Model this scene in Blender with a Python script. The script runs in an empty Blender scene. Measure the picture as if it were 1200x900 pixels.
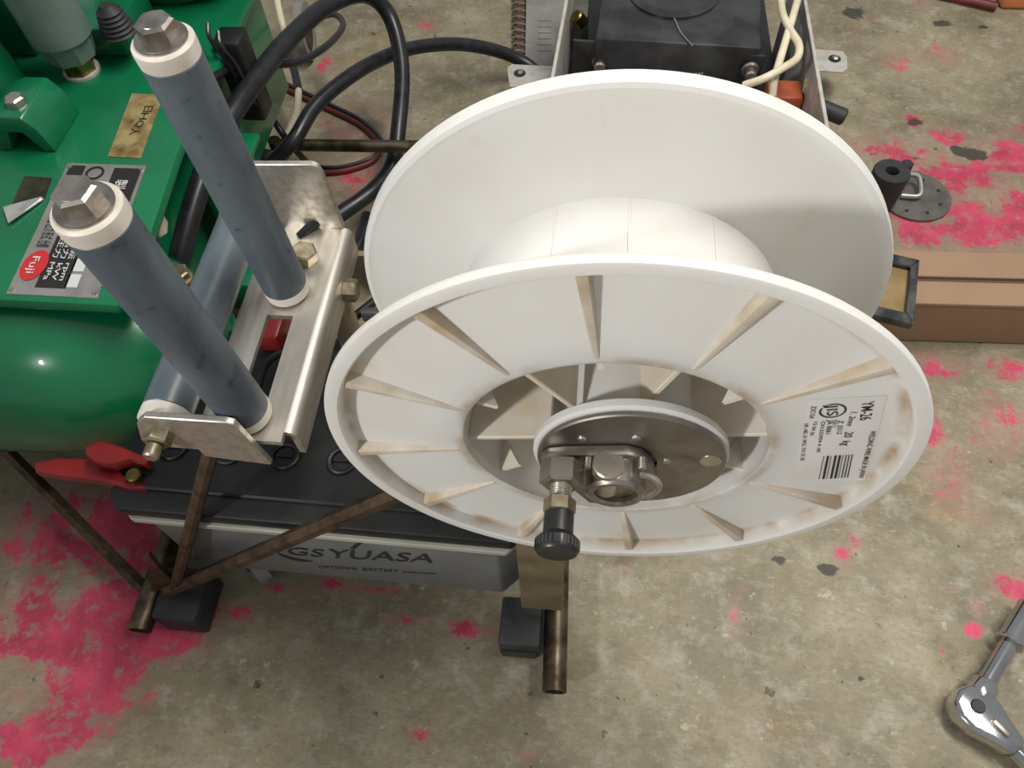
import bpy, bmesh, math, random
import numpy as np
from mathutils import Vector, Matrix
from mathutils import noise as mnoise
random.seed(7)
SC = bpy.context.scene
COL = SC.collection
V = Vector
PI = math.pi

# ------------------------------------------------------------------ camera
CAM = V((0, 0, .74))
YAW, PIT, ROLL = 0.15, 1.002, -0.0696
_h = V((-math.sin(YAW), math.cos(YAW), 0)); _r0 = V((math.cos(YAW), math.sin(YAW), 0))
FWD = math.cos(PIT) * _h + V((0, 0, -math.sin(PIT)))
_u0 = _r0.cross(FWD)
RGT = math.cos(ROLL) * _r0 + math.sin(ROLL) * _u0
UPV = -math.sin(ROLL) * _r0 + math.cos(ROLL) * _u0
cd = bpy.data.cameras.new('camera'); cam = bpy.data.objects.new('camera', cd); COL.objects.link(cam)
cam.matrix_world = Matrix(((RGT.x, UPV.x, -FWD.x, CAM.x), (RGT.y, UPV.y, -FWD.y, CAM.y), (RGT.z, UPV.z, -FWD.z, CAM.z), (0, 0, 0, 1)))
cd.sensor_width = 36; cd.lens = 27; cd.clip_start = .01
SC.camera = cam

# ------------------------------------------------------------------ world and lamps
w = bpy.data.worlds.new('world'); SC.world = w; w.use_nodes = True
w.node_tree.nodes['Background'].inputs[0].default_value = (.97, .98, 1.0, 1)
w.node_tree.nodes['Background'].inputs[1].default_value = .22

def area(name, loc, target, sx, sy, power, color):
    l = bpy.data.lights.new(name, 'AREA'); l.shape = 'RECTANGLE'; l.size = sx; l.size_y = sy; l.energy = power; l.color = color
    o = bpy.data.objects.new(name, l); COL.objects.link(o); o.location = loc
    o.rotation_euler = (V(target) - V(loc)).to_track_quat('-Z', 'Y').to_euler()
area('ceiling_tube_light', (.62, .62, 2.05), (.15, .35, 0), 1.25, .3, 26, (1, .965, .90))
sl = bpy.data.lights.new('key_spot', 'SPOT'); sl.energy = 62; sl.color = (1, .985, .96); sl.spot_size = math.radians(34); sl.spot_blend = .75; sl.shadow_soft_size = .07  # added front-left spot; cone narrowed so floor and battery stay dim
so = bpy.data.objects.new('key_spot', sl); COL.objects.link(so); so.location = (-1.05, -.95, 1.30)
so.rotation_euler = (V((.04, .23, .46)) - V(so.location)).to_track_quat('-Z', 'Y').to_euler()
SC.view_settings.view_transform = 'Standard'; SC.view_settings.look = 'None'
SC.view_settings.exposure = 0.58; SC.view_settings.gamma = 1; SC.view_settings.use_curve_mapping = False

# ------------------------------------------------------------------ helpers
def ray(px, py):
    return FWD * 900 + RGT * (px - 600) - UPV * (py - 450)
def Z(px, py, z):
    d = ray(px, py); return CAM + d * ((z - CAM.z) / d.z)
def Y(px, py, y):
    d = ray(px, py); return CAM + d * ((y - CAM.y) / d.y)
def X(px, py, x):
    d = ray(px, py); return CAM + d * ((x - CAM.x) / d.x)
def lin(r, g, b):
    f = lambda c: c / 12.92 if c <= .04045 else ((c + .055) / 1.055) ** 2.4
    return (f(r / 255), f(g / 255), f(b / 255), 1)

def mat(name, c1, c2=None, rough=.5, metal=0, scale=60, bump=.0, lo=.4, hi=.65, rvar=.12, coat=0, stretch=None, transl=0, detail=6, spots=None):
    m = bpy.data.materials.new(name); m.use_nodes = True
    nt = m.node_tree; N = nt.nodes; L = nt.links
    b = N['Principled BSDF']; out = N['Material Output']
    tc = N.new('ShaderNodeTexCoord'); mp = N.new('ShaderNodeMapping'); L.new(tc.outputs['Object'], mp.inputs[0])
    if stretch: mp.inputs['Scale'].default_value = stretch
    n = N.new('ShaderNodeTexNoise'); n.inputs['Scale'].default_value = scale; n.inputs['Detail'].default_value = detail
    L.new(mp.outputs[0], n.inputs['Vector'])
    r = N.new('ShaderNodeValToRGB'); r.color_ramp.elements[0].position = lo; r.color_ramp.elements[1].position = hi
    r.color_ramp.elements[0].color = c1; r.color_ramp.elements[1].color = c2 or c1
    L.new(n.outputs['Fac'], r.inputs[0]); col = r.outputs[0]
    if spots:
        sc_, thr, sw, sc2 = spots
        n2 = N.new('ShaderNodeTexNoise'); n2.inputs['Scale'].default_value = sc_; n2.inputs['Detail'].default_value = 8; n2.inputs['Roughness'].default_value = .65
        L.new(tc.outputs['Object'], n2.inputs['Vector'])
        r2 = N.new('ShaderNodeValToRGB'); r2.color_ramp.elements[0].position = thr; r2.color_ramp.elements[1].position = thr + sw
        L.new(n2.outputs['Fac'], r2.inputs[0])
        mx = N.new('ShaderNodeMix'); mx.data_type = 'RGBA'; mx.inputs[7].default_value = sc2
        L.new(r2.outputs[0], mx.inputs[0]); L.new(col, mx.inputs[6]); col = mx.outputs[2]
    L.new(col, b.inputs['Base Color'])
    rm = N.new('ShaderNodeMapRange'); rm.inputs[3].default_value = max(.03, rough - rvar); rm.inputs[4].default_value = min(1, rough + rvar)
    L.new(n.outputs['Fac'], rm.inputs[0]); L.new(rm.outputs[0], b.inputs['Roughness'])
    b.inputs['Metallic'].default_value = metal
    b.inputs['Coat Weight'].default_value = coat
    if bump:
        bp = N.new('ShaderNodeBump'); bp.inputs['Strength'].default_value = bump; bp.inputs['Distance'].default_value = .002
        L.new(n.outputs['Fac'], bp.inputs['Height']); L.new(bp.outputs[0], b.inputs['Normal'])
    if transl:
        t = N.new('ShaderNodeBsdfTranslucent'); L.new(col, t.inputs[0])
        ms = N.new('ShaderNodeMixShader'); ms.inputs[0].default_value = transl
        L.new(b.outputs[0], ms.inputs[1]); L.new(t.outputs[0], ms.inputs[2]); L.new(ms.outputs[0], out.inputs[0])
    return m

M = dict(
    spool=mat('translucent white plastic', lin(240, 239, 236), lin(235, 232, 226), .36, 0, 14, .02, transl=.3, spots=(13, .62, .16, lin(222, 204, 172))),
    rib=mat('stained white plastic', lin(238, 232, 221), lin(228, 215, 192), .42, 0, 40, .02, transl=.25),
    sticker=mat('clear backed paper', lin(226, 222, 218), lin(219, 214, 209), .4, 0, 30),
    ink=mat('black ink', lin(34, 32, 32), None, .6),
    red_ink=mat('red ink', lin(196, 44, 44), None, .5),
    steel=mat('dull steel', lin(158, 152, 146), lin(138, 131, 124), .4, .92, 50, .03),
    bright=mat('zinc steel', lin(206, 200, 192), lin(176, 168, 156), .32, .9, 60, .03),
    bolt=mat('plated bolt steel', lin(186, 180, 172), lin(146, 138, 130), .3, .95, 90, .03),
    chrome=mat('chrome', lin(205, 205, 205), lin(180, 180, 182), .12, 1, 40, 0, rvar=.05),
    stainless=mat('brushed stainless', lin(204, 199, 190), lin(180, 173, 162), .42, .9, 30, .03, stretch=(6, 1, 6)),
    rustmetal=mat('yellowed zinc', lin(182, 171, 150), lin(132, 118, 94), .42, .9, 90, .05),
    roller=mat('blue grey shrink tube', lin(90, 100, 106), lin(66, 75, 84), .42, 0, 38, .15, stretch=(1, 1, .35), spots=(55, .60, .10, lin(42, 48, 60))),
    rollerh=mat('blue grey shrink tube smooth', lin(88, 98, 104), lin(68, 78, 86), .35, 0, 38, .06, stretch=(1, .35, 1)),
    nylon=mat('white nylon', lin(228, 222, 214), lin(208, 198, 184), .4, 0, 40, transl=.1),
    green=mat('green paint', lin(12, 112, 70), lin(8, 98, 60), .26, 0, 9, .02, coat=.3, spots=(26, .74, .01, lin(150, 150, 110))),
    green_clean=mat('green paint clean', lin(14, 112, 72), lin(10, 98, 62), .3, 0, 12, .02, coat=.3),
    greyblue=mat('grey green enamel', lin(112, 130, 122), lin(98, 116, 108), .35, 0, 20, 0),
    brass=mat('brass', lin(146, 130, 74), lin(100, 86, 46), .35, 1, 60),
    black=mat('black plastic', lin(26, 26, 27), lin(36, 36, 37), .38, 0, 50, .03),
    blackpaint=mat('scratched black paint', lin(38, 38, 40), lin(58, 58, 60), .3, 0, 24, .03, spots=(60, .69, .02, lin(190, 190, 188))),
    battery_top=mat('dusty black plastic', lin(11, 12, 12), lin(19, 20, 20), .5, 0, 35, .03),
    battery=mat('grey battery case', lin(106, 107, 105), lin(94, 95, 93), .45, 0, 15, .01),
    battery_rim=mat('pale battery rim', lin(172, 170, 158), lin(158, 156, 146), .45, 0, 20),
    rubber=mat('black rubber', lin(38, 38, 40), lin(50, 50, 52), .6, 0, 70, .06),
    cable=mat('black cable sheath', lin(24, 24, 28), lin(36, 36, 42), .35, 0, 60, .03),
    pipe=mat('tarnished steel pipe', lin(126, 116, 98), lin(72, 60, 46), .42, 1, 45, .05),
    rust=mat('rusty brown bar', lin(92, 74, 56), lin(58, 46, 36), .55, .6, 70, .1),
    tan=mat('tan paint', lin(158, 144, 118), lin(128, 114, 90), .5, .2, 30, .05),
    darktan=mat('olive tan steel', lin(120, 108, 82), lin(96, 84, 62), .5, .3, 30, .05),
    red=mat('red enamel', lin(132, 26, 26), lin(104, 18, 20), .35, 0, 25, .04),
    darkred=mat('dark red sheath', lin(112, 34, 30), lin(86, 24, 24), .5, 0, 40),
    cream=mat('cream wire', lin(222, 212, 186), lin(200, 188, 160), .45, 0, 40),
    card=mat('brown coated board', lin(158, 127, 100), lin(150, 119, 93), .55, 0, 8, .01),
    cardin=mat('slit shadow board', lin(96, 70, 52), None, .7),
    orange=mat('orange block', lin(196, 120, 72), lin(182, 106, 60), .5, 0, 30, .03),
    brick=mat('brown red terminal', lin(176, 92, 56), lin(150, 72, 44), .35, 0, 30),
    disc=mat('grey zinc disc', lin(132, 130, 124), lin(108, 104, 98), .45, .8, 50, .04),
    greycover=mat('grey cover', lin(140, 138, 134), lin(126, 124, 120), .55, 0, 30),
    rustcoil=mat('rusty coil strip', lin(112, 84, 68), lin(84, 62, 50), .6, .3, 120, .1),
    galv=mat('galvanised sheet', lin(214, 210, 202), lin(188, 182, 172), .45, .45, 50, .03),
    plate=mat('aluminium plate', lin(176, 172, 168), lin(156, 152, 148), .4, .6, 40, .02, spots=(28, .62, .03, lin(36, 34, 34))),
    sheet=mat('pale blank', lin(206, 206, 206), None, .5),
    rustlabel=mat('corroded label', lin(176, 158, 110), lin(112, 84, 44), .5, .3, 60, .05, lo=.42, hi=.7),
    darklabel=mat('dirty label', lin(62, 60, 42), lin(40, 38, 26), .5, .2, 90, .05),
    foil=mat('peeled foil', lin(226, 226, 222), lin(180, 178, 172), .35, .7, 60, .2),
    olive=mat('yellowed sheet', lin(150, 128, 84), lin(128, 106, 66), .5, 0, 30),
    darksteel=mat('black steel frame', lin(70, 72, 72), lin(110, 112, 110), .35, .8, 50, .05),
    lensgreen=mat('pale resin', lin(150, 146, 110), None, .35),
)

for k in ('spool', 'rib'):          # grime gathered in the corners, carried by the 'dirt' value of the mesh
    nt = M[k].node_tree; N = nt.nodes; L = nt.links
    at = N.new('ShaderNodeAttribute'); at.attribute_name = 'dirt'
    n = N.new('ShaderNodeTexNoise'); n.inputs['Scale'].default_value = 45; n.inputs['Detail'].default_value = 6
    tc = N.new('ShaderNodeTexCoord'); L.new(tc.outputs['Object'], n.inputs['Vector'])
    r = N.new('ShaderNodeValToRGB'); r.color_ramp.elements[0].position = .36; r.color_ramp.elements[1].position = .66; L.new(n.outputs['Fac'], r.inputs[0])
    mm = N.new('ShaderNodeMath'); mm.operation = 'MULTIPLY'; L.new(at.outputs['Fac'], mm.inputs[0]); L.new(r.outputs[0], mm.inputs[1])
    b = N['Principled BSDF']; src = b.inputs['Base Color'].links[0].from_socket
    mx = N.new('ShaderNodeMix'); mx.data_type = 'RGBA'; mx.inputs[7].default_value = lin(176, 146, 104)
    L.new(mm.outputs[0], mx.inputs[0]); L.new(src, mx.inputs[6]); L.new(mx.outputs[2], b.inputs['Base Color'])

ROOT = {}
class G:
    def __init__(s): s.bm = bmesh.new()
    def add(s, vs, fs):
        b = [s.bm.verts.new(v) for v in vs]
        for f in fs:
            try: s.bm.faces.new([b[i] for i in f])
            except ValueError: pass
        return s
    def box(s, c, size, rot=None):
        R = rot or Matrix.Identity(3); hx, hy, hz = [a / 2 for a in size]
        vs = [V(c) + R @ V((x * hx, y * hy, z * hz)) for x in (-1, 1) for y in (-1, 1) for z in (-1, 1)]
        return s.add(vs, [(0, 1, 3, 2), (4, 6, 7, 5), (0, 4, 5, 1), (2, 3, 7, 6), (0, 2, 6, 4), (1, 5, 7, 3)])
    def span(s, a, b):
        return s.box([(a[i] + b[i]) / 2 for i in range(3)], [abs(b[i] - a[i]) for i in range(3)])
    def lathe(s, prof, o, d, n=32, closed=False, phase=0):
        o = V(o); d = V(d).normalized(); a = V((0, 0, 1)) if abs(d.z) < .9 else V((1, 0, 0))
        e1 = (a - d * a.dot(d)).normalized(); e2 = d.cross(e1)
        rings = []
        for r, h in prof:
            if r < 1e-6: rings.append([s.bm.verts.new(o + d * h)])
            else: rings.append([s.bm.verts.new(o + d * h + (e1 * math.cos(phase + 2 * PI * k / n) + e2 * math.sin(phase + 2 * PI * k / n)) * r) for k in range(n)])
        idx = list(range(len(rings))); pairs = list(zip(idx, idx[1:])) + ([(idx[-1], 0)] if closed else [])
        for i, j in pairs:
            A, B = rings[i], rings[j]
            for k in range(n):
                k2 = (k + 1) % n
                f = []
                for v in (A[k % len(A)], A[k2 % len(A)], B[k2 % len(B)], B[k % len(B)]):
                    if v not in f: f.append(v)
                if len(f) > 2: s.bm.faces.new(f)
        return s
    def cyl(s, p, q, r, r2=None, n=24, phase=0, bev=0):
        p, q = V(p), V(q); h = (q - p).length; r2 = r if r2 is None else r2
        if bev: pr = [(0, 0), (r - bev, 0), (r, bev), (r2, h - bev), (r2 - bev, h), (0, h)]
        else: pr = [(0, 0), (r, 0), (r2, h), (0, h)]
        return s.lathe(pr, p, q - p, n, phase=phase)
    def pipe(s, p, q, r, ri, n=24):
        p, q = V(p), V(q); h = (q - p).length
        return s.lathe([(ri, 0), (r, 0), (r, h), (ri, h)], p, q - p, n, closed=True)
    def tube(s, pts, r, n=10, sub=8, flat=1):
        P = [V(p) for p in pts]
        if len(P) > 2:
            Q = []
            E = [P[0] * 2 - P[1]] + P + [P[-1] * 2 - P[-2]]
            for i in range(1, len(E) - 2):
                a, b, c, d = E[i - 1:i + 3]
                for k in range(sub):
                    t = k / sub
                    Q.append(.5 * ((2 * b) + (c - a) * t + (2 * a - 5 * b + 4 * c - d) * t * t + (3 * b - a - 3 * c + d) * t ** 3))
            Q.append(P[-1]); P = Q
        rings = []; nrm = None
        for i, p in enumerate(P):
            t = (P[min(i + 1, len(P) - 1)] - P[max(i - 1, 0)]).normalized()
            if nrm is None:
                a = V((0, 0, 1)) if abs(t.z) < .9 else V((1, 0, 0)); nrm = (a - t * a.dot(t)).normalized()
            else: nrm = (nrm - t * nrm.dot(t)).normalized()
            bn = t.cross(nrm)
            rings.append([s.bm.verts.new(p + (nrm * math.cos(2 * PI * k / n) * flat + bn * math.sin(2 * PI * k / n)) * r) for k in range(n)])
        for A, B in zip(rings, rings[1:]):
            for k in range(n): s.bm.faces.new((A[k], A[(k + 1) % n], B[(k + 1) % n], B[k]))
        s.bm.faces.new(rings[0][::-1]); s.bm.faces.new(rings[-1])
        return s
    def prism(s, poly, d):
        # poly: list of 3D points of one face, d: extrusion vector
        d = V(d); n = len(poly); A = [V(p) for p in poly]; B = [p + d for p in A]
        s.add(A + B, [tuple(range(n))[::-1], tuple(range(n, 2 * n))] + [(i, (i + 1) % n, n + (i + 1) % n, n + i) for i in range(n)])
        return s
    def bevel(s, wd, seg=2, ang=35):
        s.bm.normal_update()
        bmesh.ops.recalc_face_normals(s.bm, faces=s.bm.faces)
        es = [e for e in s.bm.edges if len(e.link_faces) == 2 and e.calc_face_angle(0) > math.radians(ang)]
        bmesh.ops.bevel(s.bm, geom=es, offset=wd, segments=seg, profile=.5, affect='EDGES', clamp_overlap=True)
        return s

def obj(name, g, m, parent=None, smooth=True, ang=32):
    bm = g.bm; bmesh.ops.recalc_face_normals(bm, faces=bm.faces)
    if parent is not None: off = V(ROOT[parent.name])
    else:
        xs = [v.co for v in bm.verts]
        off = V(((min(v.x for v in xs) + max(v.x for v in xs)) / 2, (min(v.y for v in xs) + max(v.y for v in xs)) / 2, min(v.z for v in xs)))
    bmesh.ops.translate(bm, verts=bm.verts, vec=-off)
    me = bpy.data.meshes.new(name); bm.to_mesh(me); bm.free()
    if smooth:
        me.shade_smooth(); me.set_sharp_from_angle(angle=math.radians(ang))
    me.materials.append(M[m] if isinstance(m, str) else m)
    o = bpy.data.objects.new(name, me); COL.objects.link(o)
    if parent is not None: o.parent = parent
    else: o.location = off
    ROOT[o.name] = off
    return o
def tag(o, label, cat, group=None):
    o['label'] = label; o['category'] = cat
    if group: o['group'] = group
    return o
def thing(name, loc, label, cat, group=None):
    o = bpy.data.objects.new(name, None); COL.objects.link(o); o.location = loc; o.empty_display_size = .03
    ROOT[o.name] = V(loc); return tag(o, label, cat, group)
def lab(o, s): o['label'] = s; return o

def textmesh(s):
    cu = bpy.data.curves.new('text', 'FONT'); cu.body = s; cu.size = 1; cu.resolution_u = 3; cu.offset = .006
    o = bpy.data.objects.new('text', cu); COL.objects.link(o)
    dg = bpy.context.evaluated_depsgraph_get(); dg.update()
    me = bpy.data.meshes.new_from_object(o.evaluated_get(dg))
    vs = [v.co.copy() for v in me.vertices]; fs = [tuple(p.vertices) for p in me.polygons]
    bpy.data.objects.remove(o); bpy.data.curves.remove(cu); bpy.data.meshes.remove(me)
    return vs, fs
def text(name, s, S, E, H, m, parent, surf=None, cap=.73, bold=0):
    """Flat print: baseline from S to E, letter height vector H."""
    vs, fs = textmesh(s)
    if not vs: return None
    x0 = min(v.x for v in vs); x1 = max(v.x for v in vs); S, E, H = V(S), V(E), V(H)
    P = [S + (E - S) * ((v.x - x0) / (x1 - x0)) + H * (v.y / cap) for v in vs]
    if surf: P = [surf(p) for p in P]
    g = G(); g.add(P, fs)
    o = obj(name, g, m, parent, smooth=False); return o
def quad(name, pts, m, parent, th=.0006):
    n = (V(pts[1]) - V(pts[0])).cross(V(pts[2]) - V(pts[0])).normalized()
    if n.z < 0 or (abs(n.z) < .2 and n.y > 0): n = -n
    return obj(name, G().prism([V(p) for p in pts], n * th), m, parent, smooth=False)
def hexhead(g, p, q, r, bev=.0012, phase=0):
    p, q = V(p), V(q); h = (q - p).length
    g.lathe([(0, 0), (r, 0), (r, h - bev), (r - bev * 1.3, h), (0, h)], p, q - p, 6, phase=phase); return g

# ------------------------------------------------------------------ floor
def build_floor():
    def axis(a, b, step, lo, hi):
        mid = list(np.arange(a, b + 1e-6, step))
        return np.array(list(np.linspace(lo, a, 8)[:-1]) + mid + list(np.linspace(b, hi, 8)[1:]))
    xs = axis(-1.0, .85, .006, -2.5, 2.5); ys = axis(0, 1.45, .006, -2.0, 3.2)
    gx, gy = np.meshgrid(xs, ys)
    nx, ny = len(xs), len(ys)
    vs = np.stack([gx.ravel(), gy.ravel(), 0 * gx.ravel()], 1)
    i = np.arange(nx * ny).reshape(ny, nx)
    fs = np.stack([i[:-1, :-1].ravel(), i[:-1, 1:].ravel(), i[1:, 1:].ravel(), i[1:, :-1].ravel()], 1)
    me = bpy.data.meshes.new('floor'); me.from_pydata(vs.tolist(), [], fs.tolist())
    def field(blobs):
        f = np.zeros(nx * ny)
        for (px, py, rx, ry, s) in blobs:
            c = Z(px, py, 0)
            d = ((vs[:, 0] - c.x) / rx) ** 2 + ((vs[:, 1] - c.y) / ry) ** 2
            f = np.maximum(f, s * np.exp(-d * .9))
        return f
    pink = [(60, 620, .08, .07, .72), (130, 620, .05, .06, .95), (60, 740, .09, .05, .72), (150, 720, .09, .05, .9), (200, 745, .05, .03, .95),
            (110, 800, .06, .05, .9), (40, 870, .06, .03, .85), (90, 850, .05, .03, .75), (30, 700, .05, .04, .68), (165, 650, .03, .06, .9),
            (240, 715, .03, .015, .8), (285, 720, .015, .012, .9), (175, 815, .02, .018, .62), (15, 815, .03, .012, .6), (10, 640, .03, .03, .55),
            (420, 690, .06, .008, .72), (330, 690, .04, .006, .6), (480, 727, .035, .008, .72), (545, 737, .03, .012, .75), (390, 685, .02, .01, .8),
            (490, 862, .014, .008, .85), (620, 885, .012, .008, .6), (130, 855, .02, .01, .6), (155, 800, .012, .01, .7),
            (860, 720, .008, .02, .75), (985, 652, .012, .016, .72), (1003, 632, .01, .014, .66), (868, 690, .005, .008, .6), (735, 665, .01, .01, .6),
            (1140, 738, .012, .01, .9), (1103, 762, .006, .006, .85), (1122, 832, .012, .008, .85), (1190, 690, .03, .018, .85), (1145, 712, .009, .01, .8), (1120, 690, .006, .005, .7),
            (1085, 500, .03, .05, .62), (1115, 560, .04, .05, .6), (1170, 500, .05, .06, .6), (1095, 432, .05, .03, .6), (1180, 432, .05, .03, .62), (1150, 600, .03, .03, .5),
            (1130, 205, .09, .06, .72), (1060, 180, .06, .05, .58), (1180, 185, .05, .05, .82), (1140, 262, .1, .05, .8), (1080, 268, .05, .04, .8),
            (1192, 250, .05, .06, .85), (1110, 158, .05, .035, .66), (1025, 172, .04, .05, .55), (1190, 150, .06, .04, .45), (1070, 140, .02, .02, .75),
            (1050, 72, .05, .05, .55), (1110, 65, .05, .04, .55), (1060, 45, .05, .03, .45), (1000, 35, .03, .03, .4), (1080, 5, .02, .02, .6), (1010, 20, .04, .04, .4),
            (420, 150, .1, .1, .5), (430, 215, .06, .07, .58), (380, 75, .02, .03, .6), (500, 30, .03, .03, .5), (400, 210, .05, .06, .5), (960, 60, .03, .03, .45)]
    stain_shade = [(970, 667, .013, .009, 1), (912, 655, .011, .009, .9), (1138, 180, .02, .016, 1), (1148, 182, .014, .014, 1), (1120, 176, .014, .02, .8), (1072, 143, .018, .014, .8),
             (395, 785, .006, .004, .9), (1000, 15, .03, .03, .8), (1103, 27, .02, .012, 1), (1152, 32, .012, .008, 1), (975, 640, .006, .008, .7), (1075, 185, .014, .01, .7),
             (1010, 795, .005, .005, .9), (1142, 880, .005, .006, .8), (435, 40, .012, .01, .8), (407, 870, .008, .006, .5), (445, 60, .02, .02, .6), (880, 690, .004, .012, .7),
             (530, 760, .06, .05, .35), (250, 700, .05, .04, .3)]  # broad faint pair: painted shade on the floor below spool and battery
    for nm, bl in (('paint', pink), ('stain_shade', stain_shade)):
        a = me.attributes.new(nm, 'FLOAT', 'POINT'); a.data.foreach_set('value', field(bl).astype(np.float32))
    m = bpy.data.materials.new('worn painted concrete'); m.use_nodes = True
    N = m.node_tree.nodes; L = m.node_tree.links; b = N['Principled BSDF']
    tc = N.new('ShaderNodeTexCoord')
    def noise(scale, detail=8, rough=.6, off=0, dist=0, stretch=None):
        mp = N.new('ShaderNodeMapping'); mp.inputs['Location'].default_value = (off, off * 1.7, off * .3); L.new(tc.outputs['Object'], mp.inputs[0])
        if stretch: mp.inputs['Scale'].default_value = stretch
        n = N.new('ShaderNodeTexNoise'); n.inputs['Scale'].default_value = scale; n.inputs['Detail'].default_value = detail
        n.inputs['Roughness'].default_value = rough; n.inputs['Distortion'].default_value = dist; L.new(mp.outputs[0], n.inputs['Vector']); return n.outputs['Fac']
    def ramp(x, lo, hi, c0=(0, 0, 0, 1), c1=(1, 1, 1, 1)):
        r = N.new('ShaderNodeValToRGB'); e = r.color_ramp.elements; e[0].position = lo; e[1].position = hi; e[0].color = c0; e[1].color = c1
        L.new(x, r.inputs[0]); return r.outputs[0]
    def mix(f, a, c, k=1.0):
        x = N.new('ShaderNodeMix'); x.data_type = 'RGBA'
        if k != 1.0:
            mm = N.new('ShaderNodeMath'); mm.operation = 'MULTIPLY'; mm.inputs[1].default_value = k; L.new(f, mm.inputs[0]); f = mm.outputs[0]
        L.new(f, x.inputs[0])
        for s, v in ((6, a), (7, c)):
            if isinstance(v, tuple): x.inputs[s].default_value = v
            else: L.new(v, x.inputs[s])
        return x.outputs[2]
    def math_(op, a, c):
        x = N.new('ShaderNodeMath'); x.operation = op
        for s, v in ((0, a), (1, c)):
            if isinstance(v, (int, float)): x.inputs[s].default_value = v
            else: L.new(v, x.inputs[s])
        return x.outputs[0]
    base = ramp(noise(7, 9, .65), .36, .66, lin(112, 103, 82), lin(153, 143, 117))
    base = mix(ramp(noise(30, 8, .7, 3), .5, .68), base, lin(168, 162, 148), .7)
    base = mix(ramp(noise(22, 8, .7, 8), .54, .70), base, lin(96, 88, 72), .7)
    base = mix(ramp(noise(85, 4, .6, 5), .65, .72), base, lin(184, 178, 162), .6)
    base = mix(ramp(noise(60, 4, .6, 11), .665, .70), base, lin(60, 56, 48), .9)
    base = mix(ramp(noise(9, 5, .6, 21), .60, .72), base, lin(150, 124, 84), .5)
    base = mix(ramp(noise(130, 6, .75, 17, 0, (1, 2.0, 1)), .50, .66), base, lin(104, 96, 78), .55)
    base = mix(ramp(noise(95, 6, .75, 27, 0, (1, 2.0, 1)), .54, .70), base, lin(176, 170, 152), .5)
    at = N.new('ShaderNodeAttribute'); at.attribute_name = 'paint'
    pn = math_('ADD', at.outputs['Fac'], math_('MULTIPLY', math_('SUBTRACT', noise(24, 10, .78, 2, .3), .5), 1.9))
    pm = ramp(pn, .55, .66)
    pcol = ramp(noise(26, 8, .7, 14), .35, .65, lin(164, 38, 72), lin(210, 64, 102))
    pm2 = math_('MULTIPLY', pm, ramp(noise(70, 6, .7, 31), .34, .46))
    base = mix(ramp(math_('ADD', at.outputs['Fac'], math_('MULTIPLY', math_('SUBTRACT', noise(8, 6, .6, 41), .5), .8)), .25, .6), base, lin(150, 112, 100), .38)
    haze = ramp(pn, .40, .62)
    base = mix(haze, base, lin(168, 104, 104), .35)
    base = mix(pm2, base, pcol, .92)
    st = N.new('ShaderNodeAttribute'); st.attribute_name = 'stain_shade'
    sn = math_('ADD', st.outputs['Fac'], math_('MULTIPLY', math_('SUBTRACT', noise(60, 6, .6, 4), .5), 1.0))
    base = mix(ramp(sn, .55, .68), base, lin(52, 50, 44), .9)
    L.new(base, b.inputs['Base Color'])
    rr = N.new('ShaderNodeMapRange'); rr.inputs[3].default_value = .42; rr.inputs[4].default_value = .8; L.new(noise(25, 6, .6, 9), rr.inputs[0]); L.new(rr.outputs[0], b.inputs['Roughness'])
    bp = N.new('ShaderNodeBump'); bp.inputs['Strength'].default_value = .35; bp.inputs['Distance'].default_value = .003
    L.new(noise(55, 9, .65, 1), bp.inputs['Height']); L.new(bp.outputs[0], b.inputs['Normal'])
    me.materials.append(m)
    o = bpy.data.objects.new('floor', me); COL.objects.link(o); o['kind'] = 'structure'; o['label'] = 'worn grey concrete floor with flaking pink paint'
build_floor()

# ------------------------------------------------------------------ wire spool
CX, CZ, Y0, Y1, R = .0203, .4039, .1763, .2791, .14
spool = thing('wire_spool', (CX, (Y0 + Y1) / 2, CZ - R), 'large empty white plastic welding wire spool with ribbed flanges, mounted on its axle', 'spool')
AX = (0, 1, 0)
def cone(r): return Y0 + .0022 + (r - .073) / (.130 - .073) * .0040
g = G(); g.lathe([(.0735, .0026), (.0742, .0022), (.0760, .0022), (.0800, .0025), (.1262, .0060), (.1300, .0062), (.1318, .0058), (.1326, -.0008), (.1336, -.0016), (.1384, -.0016), (.1394, -.0012), (.14, -.0002), (.14, .0024), (.1394, .0034), (.134, .0080), (.130, .0098), (.080, .0082), (.0735, .0082)], (CX, Y0, CZ), AX, 128, closed=True)
nf = obj('near_flange', g, 'spool', spool)
def dirt(o, fn):
    off = ROOT[spool.name]; a = o.data.attributes.new('dirt', 'FLOAT', 'POINT')
    a.data.foreach_set('value', np.array([fn(v.co + off) for v in o.data.vertices], np.float32))
def nf_dirt(p):
    r = math.hypot(p.x - CX, p.z - CZ)
    if p.y < Y0 + .0066: return 1.0 if .1285 < r < .1322 else (.75 if r < .0765 else 0)
    return 0
dirt(nf, nf_dirt)
g = G(); W = Y1 - Y0
g.lathe([(.0735, W - .016), (.0845, W - .016), (.134, W - .0075), (.137, W - .0085), (.1393, W - .0078), (.14, W - .006), (.14, W - .0005), (.139, W), (.134, W), (.132, W - .004), (.0735, W - .010)], (CX, Y0, CZ), AX, 128, closed=True)
obj('far_flange', g, 'spool', spool)
g = G(); g.lathe([(.0735, .0082), (.0840, .0082), (.0845, W - .0150), (.0735, W - .0150)], (CX, Y0, CZ), AX, 96, closed=True)
obj('barrel', g, 'spool', spool)
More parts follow.
